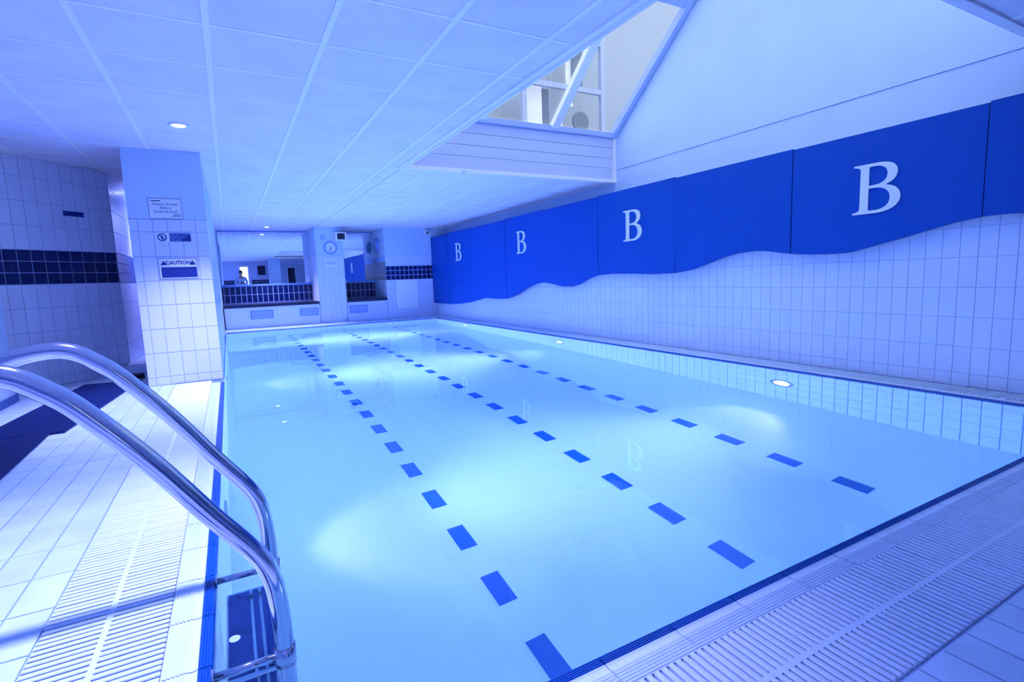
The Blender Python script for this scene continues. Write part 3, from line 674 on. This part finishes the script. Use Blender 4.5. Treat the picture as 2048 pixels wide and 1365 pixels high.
# ------------------------------------------------------------------ pool ladder
RP = [(-0.76, 0.0), (-0.76, 0.30), (-0.755, 0.50), (-0.73, 0.65), (-0.67, 0.755), (-0.58, 0.81), (-0.50, 0.832), (-0.43, 0.830), (-0.37, 0.792), (-0.31, 0.735), (-0.20, 0.598), (-0.09, 0.437), (-0.005, 0.318), (0.028, 0.245), (0.042, 0.15), (0.046, 0.0), (0.048, -0.5), (0.048, -0.95)]
ld = empty('pool_ladder', (-0.1, 1.70, 0.0), 'polished steel pool ladder with two arched handrails', 'ladder')
lo_ = ld.location
for yy in (1.45, 1.95):
    pts = catmull([(x, yy, z) for x, z in RP], 7)
    MB().tube([p-lo_ for p in pts], 0.0245, 20).build('handrail', M['steel'], ld, True)
    MB().tube([Vector((PX0-0.001, yy-0.0, 0.004))-lo_, Vector((0.046, yy, 0.004))-lo_], 0.011, 12).build('standoff_bar', M['steel'], ld, True)
    MB().cyl(Vector((PX0+0.004, yy, 0.004))-lo_, (-1,0,0), 0.022, 0.005, 16).build('wall_flange', M['steel'], ld)
    MB().tube([Vector((0.0465, yy, 0.03))-lo_, Vector((0.0465, yy, -0.03))-lo_], 0.0275, 18).build('rail_collar', M['steel'], ld, True)
    MB().ring(Vector((-0.76, yy, 0.0))-lo_, (0,0,1), 0.024, 0.05, 0.02, 24).build('floor_flange', M['steel'], ld, True)
for zz in (-0.07, -0.33, -0.59, -0.85):
    tr = MB().box(Vector((-0.10, 1.475, zz-0.02))-lo_, Vector((0.03, 1.925, zz))-lo_, 0.006).build('tread', M['steel'], ld)
    for k, (xa, xb, mm) in enumerate(((-0.094, -0.030, 'sign_navy'), (-0.022, -0.004, 'sign_navy'), (0.004, 0.024, 'sign_navy'))):
        MB().box(Vector((xa, 1.49, zz))-lo_, Vector((xb, 1.91, zz+0.004))-lo_, 0.0015).build('grip_pad', M[mm], tr)

# ------------------------------------------------------------------ far end: pillars, mirrors, bench
wf = MB().box((-3.2, YM+0.02, -0.02), (WU+0.2, YM+0.25, CEIL+0.02)); wall_far = wf.build('wall_far', M['plaster']); tag(wall_far, 'far end wall behind the mirrors', 'wall', 'structure')
fw = MB().box((-0.9, BY1, -0.02), (-0.16, YM, CEIL+0.015)); w2 = fw.build('wall_left_far', M['plaster']); tag(w2, 'narrow pale wall closing the far left side of the pool', 'wall', 'structure')
tb = empty('tile_upstand', (1.8, YM, 0.6), 'navy tile upstand below the far mirrors', 'tile band')
tb['kind'] = 'structure'
MB().box(Vector((-0.16, YM-0.012, 0.56))-tb.location, Vector((3.71, YM+0.01, 1.045))-tb.location).build('backing', M['grout'], tb)
rr = [r_ for r_ in rows(-0.16, 3.70, 0.125, 0.02, [0.575, 0.785, 0.995])]
_o2 = tb.location.copy(); _p2 = proj
def proj(P): return _p2(Vector(P)+_o2)
tiles(tb, Vector((0, YM-0.012, 0))-_o2, X_, Z_, rr, M['navy'], gap=0.014, name='navy_tile', minw=5)
proj = _p2
MB().box(Vector((-0.16, YM-0.03, 1.0))-_o2, Vector((3.71, YM+0.01, 1.04))-_o2, 0.004).build('cap_strip', M['vent'], tb)
for x0, x1, lbx in ((-0.13, 1.985, 'wide wall mirror reflecting the room above the navy tiles'), (2.655, 3.70, 'narrow wall mirror between the clock pillar and the far corner pillar')):
    mi = empty('wall_mirror', ((x0+x1)/2, YM, 1.045), lbx, 'mirror')
    MB().box(Vector((x0, YM-0.006, 1.045))-mi.location, Vector((x1, YM+0.012, CEIL-0.03))-mi.location).build('mirror_glass', M['mirror'], mi)
    MB().box(Vector((x0, YM-0.016, CEIL-0.035))-mi.location, Vector((x1, YM+0.012, CEIL))-mi.location).build('top_bead', M['vent'], mi)
def bench(x0, x1, vents, label):
    b = empty('bench_plinth', ((x0+x1)/2, YP, 0), label, 'bench'); bo = b.location
    MB().box(Vector((x0, YP+0.01, 0.001))-bo, Vector((x1, YM-0.015, 0.50))-bo).build('plinth_body', M['tile'], b)
    MB().box(Vector((x0, YP-0.03, 0.50))-bo, Vector((x1, YM-0.013, 0.565))-bo, 0.005).build('seat_slab', M['dark'], b)
    MB().box(Vector((x0, YP+0.0, 0.30))-bo, Vector((x1, YP+0.01, 0.496))-bo).build('front_panel', M['tile'], b)
    MB().box(Vector((x0, YP+0.0, 0.004))-bo, Vector((x1, YP+0.01, 0.294))-bo).build('front_panel', M['tile'], b)
    for (a, c) in vents:
        v = MB().box(Vector((a, YP-0.010, 0.215))-bo, Vector((c, YP+0.0, 0.415))-bo, 0.003).build('vent', M['vent'], b)
        for k in range(5): MB().box(Vector((a+0.03, YP-0.018, 0.240+k*0.033))-bo, Vector((c-0.03, YP-0.009, 0.258+k*0.033))-bo).build('louvre', M['frame'], v)
bench(-0.135, 1.975, [(0.40, 0.90), (1.50, 1.94)], 'tiled bench plinth with dark seat below the wide mirror')
bench(2.66, 3.695, [(2.70, 3.16)], 'short tiled bench plinth with dark seat right of the clock pillar')
# clock pillar
cpil = MB().box((1.985+q8, YP+q8, -0.01), (2.652-q8, YM+0.02, CEIL+0.02)).build('pillar', M['grout']); tag(cpil, 'white pillar carrying the round clock at the far end', 'pillar', 'structure')
MB().box((1.985, YP, 1.695), (2.652, YM-0.0, CEIL+0.015)).build('plaster_top', M['plaster'], cpil)
RZ2 = [0.0, 0.19, 0.44, 0.69, 0.94, 1.19, 1.44, 1.69]
tiles(cpil, (0, YP+q8, 0), X_, Z_, rows(1.985, 2.652, 0.125, 2.0, RZ2), M['tile'], gap=0.004, minw=5)
tiles(cpil, (1.985+q8, YM, 0), -Y_, Z_, rows(0, YM-YP, 0.125, 0, RZ2), M['tile'], gap=0.004, limit=0)
tiles(cpil, (2.652-q8, YP, 0), Y_, Z_, rows(0, YM-YP, 0.125, 0, RZ2), M['tile'], gap=0.004, limit=0)
# corner pillar
kp = MB().box((3.705+q8, YP+q8, -0.01), (WU, YM+0.02, CEIL+0.02)).build('pillar', M['grout']); tag(kp, 'broad far corner pillar with a navy tile band and white board', 'pillar', 'structure')
MB().box((3.705, YP, 1.67), (WU-0.01, YM, CEIL+0.015)).build('plaster_top', M['plaster'], kp)
tiles(kp, (0, YP+q8, 0), X_, Z_, rows(3.705, WR, 0.125, 3.71, [0, 0.28, 0.53, 0.78, 1.03]), M['tile'], gap=0.004, minw=5)
tiles(kp, (0, YP+q8, 0), X_, Z_, rows(3.705, WR, 0.125, 3.71, [1.03, 1.155, 1.28, 1.40]), M['navy'], gap=0.014, name='navy_tile', minw=5)
tiles(kp, (0, YP+q8, 0), X_, Z_, rows(3.705, WR, 0.125, 3.71, [1.40, 1.665]), M['tile'], gap=0.004, minw=5)
tiles(kp, (3.705+q8, YM, 0), -Y_, Z_, rows(0, YM-YP, 0.125, 0, [0, 0.28, 0.53, 0.78, 1.03]), M['tile'], gap=0.004, limit=0)
tiles(kp, (3.705+q8, YM, 0), -Y_, Z_, rows(0, YM-YP, 0.125, 0, [1.03, 1.155, 1.28, 1.40, 1.52]), M['warm_glint'], gap=0.012, name='warm_glint_tile', limit=0, rest='warm_glint_tiles')  # side of the tile band, its warm glints painted as tile colour
wb = empty('white_board', (4.25, YP, 0.235), 'blank white board on the far corner pillar', 'board')
MB().box((-0.31, -0.022, 0.005), (0.31, -0.003, 0.795), 0.003).build('board_face', M['white'], wb); MB().box((-0.318, -0.012, 0.0), (0.318, -0.001, 0.803), 0.002).build('board_edge', M['vent'], wb)
# clock
ck = empty('wall_clock', (2.34, YP, 1.885), 'round white wall clock on the far pillar', 'clock')
MB().ring((0,-0.002,0), (0,-1,0), 0.135, 0.160, 0.035, 40).build('rim', M['vent'], ck, True)
MB().cyl((0,-0.003,0), (0,-1,0), 0.137, 0.012, 40).build('dial', M['sign_white'], ck)
for k in range(12):
    a = k*math.pi/6; r_ = 0.112; d_ = Vector((math.sin(a), 0, math.cos(a)))
    MB().prism([(-0.006, -0.012), (0.006, -0.012), (0.006, 0.012), (-0.006, 0.012)], Vector((0, -0.015, 0)) + d_*r_, Vector((math.cos(a), 0, -math.sin(a))), d_, -Y_, 0, 0.002).build('hour_mark', M['sign_text'], ck)
def hand(ang, L, w, t): 
    d_ = Vector((math.sin(ang), 0, math.cos(ang))); MB().prism([(-w, -0.02), (w, -0.02), (w*0.6, L), (-w*0.6, L)], Vector((0, -0.016-t, 0)), Vector((math.cos(ang), 0, -math.sin(ang))), d_, -Y_, 0, 0.002).build('hand', M['sign_text'], ck)
hand(math.radians(172), 0.10, 0.006, 0.0); hand(math.radians(192), 0.072, 0.008, 0.003); hand(math.radians(5), 0.055, 0.004, 0.006)
sg = empty('pool_sign', (2.33, YP, 1.41), 'small white supervision notice below the clock', 'sign')
MB().box((-0.15, -0.010, 0.0), (0.15, -0.002, 0.21), 0.002).build('board', M['sign_white'], sg); text(sg, 'POOL NOT', (0, -0.0108, 0.130), 0.052, 'sign_text'); text(sg, 'SUPERVISED', (0, -0.0108, 0.080), 0.046, 'sign_text')
sp_ = empty('loudspeaker', (2.585, YP, 2.05), 'boxy white loudspeaker high on the clock pillar', 'speaker')
MB().box((-0.135, -0.20, 0.0), (0.135, -0.006, 0.21), 0.008).build('cabinet', M['white'], sp_); MB().box((-0.092, -0.206, 0.03), (0.092, -0.198, 0.18), 0.004).build('grille', M['black'], sp_); MB().box((-0.03, -0.006, 0.06), (0.03, -0.0, 0.15)).build('bracket', M['black'], sp_)
sw = empty('wall_switch', (2.17, YP, 2.14), 'small square wall plate on the clock pillar', 'switch')
MB().box((-0.04, -0.012, -0.04), (0.04, -0.001, 0.05), 0.003).build('plate_body', M['vent'], sw); MB().box((-0.018, -0.018, -0.02), (0.018, -0.011, 0.028), 0.002).build('rocker', M['white'], sw); MB().box((-0.05, -0.010, -0.09), (0.08, -0.001, -0.065), 0.002).build('label_strip', M['sign_white'], sw)
rs = empty('round_speaker', (3.703, 14.55, 2.0), 'round blue speaker on the side of the far corner pillar', 'speaker')
MB().ring((0,0,0), (-1,0,0.0), 0.13, 0.16, 0.05, 32).build('rim', M['vent'], rs, True); MB().cyl((0.001,0,0), (-1,0,0), 0.132, 0.035, 32).build('grille', M['mid_blue'], rs)
cc = empty('security_camera', (4.86, YP, 2.26), 'small white security camera under the ceiling at the far pillar', 'camera')
MB().box((-0.045, -0.02, 0.03), (0.045, -0.001, 0.12), 0.004).build('mount', M['white'], cc); MB().cyl((0, -0.015, 0.04), (0.1, -1, -0.35), 0.042, 0.11, 20).build('housing', M['white'], cc, True); MB().cyl((0.0105, -0.12, 0.003), (0.1, -1, -0.35), 0.028, 0.006, 16).build('lens', M['black'], cc)

# ------------------------------------------------------------------ room behind the camera (seen in the mirrors)
wk = MB(); DX0, DX1, DZ = 0.62, 1.10, 2.15
wk.box((-3.2, YB-0.25, -0.02), (DX0, YB, CEIL+0.02)); wk.box((DX1, YB-0.25, -0.02), (WU+0.2, YB, CEIL+0.02)); wk.box((DX0, YB-0.25, DZ), (DX1, YB, CEIL+0.02)); wk.box((DX0, YB-0.25, -0.02), (DX1, YB, 0.9))
wall_back = wk.build('wall_back', M['plaster']); tag(wall_back, 'pale rear wall reflected in the far mirrors', 'wall', 'structure')
for x0, x1 in ((-1.85, 0.55), (1.2, 2.1)):
    tiles(wall_back, (x1, YB, 0), -X_, Z_, rows(0, x1-x0, 0.125, 0, [1.0, 1.12, 1.24, 1.36]), M['navy'], gap=0.01, name='navy_tile', limit=0, rest='navy_tiles')
w1 = empty('window_1', (0.86, YB, 0.9), 'bright narrow window in the rear wall seen in the mirror', 'window', 'structure')
MB().box((-0.24, -0.2, 0.0), (0.24, -0.19, 1.25)).build('glass_pane', M['pane'], w1)
for a in ((-0.24, -0.20, 0, 1.25), (0.20, 0.24, 0, 1.25), (-0.20, 0.20, 1.2, 1.25), (-0.20, 0.20, 0.0, 0.05)): MB().box((a[0], -0.22, a[2]), (a[1], -0.15, a[3])).build('window_frame', M['white'], w1)
MB().box((-0.27, -0.0, 1.20), (0.27, 0.08, 1.30), 0.005).build('blind_box', M['white'], w1)
tv = empty('television', (1.76, YB, 1.62), 'dark flat television on the rear wall in the mirror', 'television')
MB().box((-0.20, 0.01, 0.0), (0.20, 0.06, 0.52), 0.006).build('casing', M['black'], tv); MB().box((-0.18, 0.058, 0.03), (0.18, 0.063, 0.49)).build('screen', M['dark'], tv); MB().box((-0.06, 0.0, 0.18), (0.06, 0.012, 0.34)).build('wall_bracket', M['black'], tv)
rcx = MB().box((2.0, -1.3, -0.01), (2.55, -0.75, CEIL+0.015)).build('pillar', M['plaster']); tag(rcx, 'plain rear pillar reflected in the wide mirror', 'pillar', 'structure')
MB().box((1.995, -0.755, 1.68), (2.555, -0.748, 1.70)).build('plaster_joint', M['grout'], rcx)
dn = empty('door_1', (3.35, YB, 0.0), 'dark doorway in the rear wall reflected in the mirror', 'door', 'structure')
MB().box((-0.2, 0.0, 0.0), (0.2, 0.03, 2.0)).build('door_leaf', M['dark'], dn); 
for a in ((-0.25, -0.2, 0, 2.05), (0.2, 0.25, 0, 2.05), (-0.2, 0.2, 2.0, 2.05)): MB().box((a[0], 0.0, a[2]), (a[1], 0.05, a[3])).build('door_frame', M['white'], dn)

# ------------------------------------------------------------------ photographer, seen in the mirror
pe = empty('person', (0.62, -0.55, 0.0), 'person in a pale blue shirt photographing, reflected in the wide mirror', 'person')
def skin(name, joints, edges, m, parent, sub=2, root=0):
    me = bpy.data.meshes.new(name); me.from_pydata([j[0] for j in joints], edges, [])
    ob = bpy.data.objects.new(name, me); link(ob, parent)
    md = ob.modifiers.new('skin', 'SKIN'); md.use_smooth_shade = True
    for i, j in enumerate(joints):
        sv = me.skin_vertices[0].data[i]; sv.radius = j[1] if isinstance(j[1], tuple) else (j[1], j[1]); sv.use_root = (i == root)
    ob.modifiers.new('sub', 'SUBSURF').levels = sub; ob.modifiers['sub'].render_levels = sub
    me.materials.append(m); return ob
J = [((0,0,0.95), (0.15,0.10)), ((0,0,1.12), (0.135,0.09)), ((0,0.0,1.30), (0.155,0.10)), ((0,0,1.44), (0.13,0.085)), ((0,0.005,1.53), 0.055), ((0,0.015,1.60), (0.06,0.07)), ((0,0.02,1.69), (0.072,0.092)), ((0,0.015,1.775), (0.055,0.07))]
E_ = [(0,1),(1,2),(2,3),(3,4),(4,5),(5,6),(6,7)]
for s_ in (-1, 1):
    b = len(J); J += [((s_*0.19,0.0,1.43), 0.06), ((s_*0.27,0.02,1.20), 0.045), ((s_*0.25,0.06,1.10), 0.042), ((s_*0.14,0.22,1.15), 0.034), ((s_*0.085,0.30,1.18), 0.027), ((s_*0.075,0.345,1.19), (0.036,0.018))]
    E_ += [(3,b),(b,b+1),(b+1,b+2),(b+2,b+3),(b+3,b+4),(b+4,b+5)]
    for f in range(4):
        k = len(J); dz = 0.026-0.017*f; L = [0.036, 0.042, 0.039, 0.030][f]
        J += [((s_*0.072,0.385,1.19+dz), 0.0095), ((s_*0.060,0.385+L*0.8,1.19+dz), 0.0088), ((s_*0.036,0.385+L*0.9,1.19+dz), 0.008)]; E_ += [(b+5,k),(k,k+1),(k+1,k+2)]
    k = len(J); J += [((s_*0.060,0.345,1.225), 0.0105), ((s_*0.040,0.375,1.235), 0.009)]; E_ += [(b+5,k),(k,k+1)]
    b = len(J); J += [((s_*0.095,0,0.86), (0.088,0.095)), ((s_*0.11,0.015,0.50), 0.06), ((s_*0.11,0.0,0.30), 0.055), ((s_*0.115,-0.01,0.09), 0.037), ((s_*0.12,0.05,0.045), 0.042), ((s_*0.13,0.15,0.03), 0.032)]
    E_ += [(0,b),(b,b+1),(b+1,b+2),(b+2,b+3),(b+3,b+4),(b+4,b+5)]
skin('body', J, E_, M['skin'], pe)
SJ = [((0,0,0.93), (0.17,0.12)), ((0,0,1.12), (0.155,0.11)), ((0,0,1.30), (0.175,0.12)), ((0,0,1.435), (0.15,0.10)), ((0,0,1.49), (0.075,0.07))]; SE = [(0,1),(1,2),(2,3),(3,4)]
for s_ in (-1, 1):
    b = len(SJ); SJ += [((s_*0.19,0.0,1.43), 0.074), ((s_*0.27,0.02,1.20), 0.060), ((s_*0.25,0.06,1.10), 0.056), ((s_*0.15,0.205,1.147), 0.047)]; SE += [(3,b),(b,b+1),(b+1,b+2),(b+2,b+3)]
skin('shirt', SJ, SE, M['shirt'], pe)
TJ = [((0,0,0.95), (0.165,0.115))]; TE = []
for s_ in (-1, 1):
    b = len(TJ); TJ += [((s_*0.095,0,0.84), (0.10,0.105)), ((s_*0.11,0.015,0.50), 0.078), ((s_*0.113,0.0,0.10), 0.062)]; TE += [(0,b),(b,b+1),(b+1,b+2)]
skin('trousers', TJ, TE, M['trouser'], pe)
hb = bmesh.new(); bmesh.ops.create_uvsphere(hb, u_segments=20, v_segments=14, radius=1.0)
for v in hb.verts:
    v.co = Vector((v.co.x*0.088, v.co.y*0.108, v.co.z*0.10)) + Vector((0, 0.005, 1.735))
bmesh.ops.delete(hb, geom=[v for v in hb.verts if (v.co.z < 1.70 and v.co.y > -0.02) or v.co.z < 1.645 or (v.co.y > 0.075 and v.co.z < 1.765)], context='VERTS')
hm = bpy.data.meshes.new('hair'); hb.to_mesh(hm); hb.free(); hm.materials.append(M['hair']); link(bpy.data.objects.new('hair', hm), pe)
for s_ in (-1, 1):
    MB().cyl((s_*0.030, 0.098, 1.695), (0,1,0), 0.011, 0.008, 10).build('eye', M['black'], pe); MB().cyl((s_*0.072, 0.01, 1.685), (s_,0,0), 0.022, 0.018, 12, 0.015).build('ear', M['skin'], pe)
MB().prism([(-0.014, -0.02), (0.014, -0.02), (0, 0.03)], Vector((0, 0.10, 1.665)), X_, Z_, Y_, 0, 0.022).build('nose', M['skin'], pe)
MB().box((-0.024, 0.09, 1.628), (0.024, 0.106, 1.636), 0.002).build('mouth', M['skin'], pe)
hc = empty('handheld_camera', (0.62, -0.155, 1.15), 'small black camera held by the photographer', 'camera')
MB().box((-0.055, -0.035, 0.0), (0.055, 0.015, 0.078), 0.006).build('camera_body', M['black'], hc); MB().cyl((0, 0.014, 0.038), (0,1,0), 0.030, 0.045, 20).build('camera_lens', M['black'], hc)
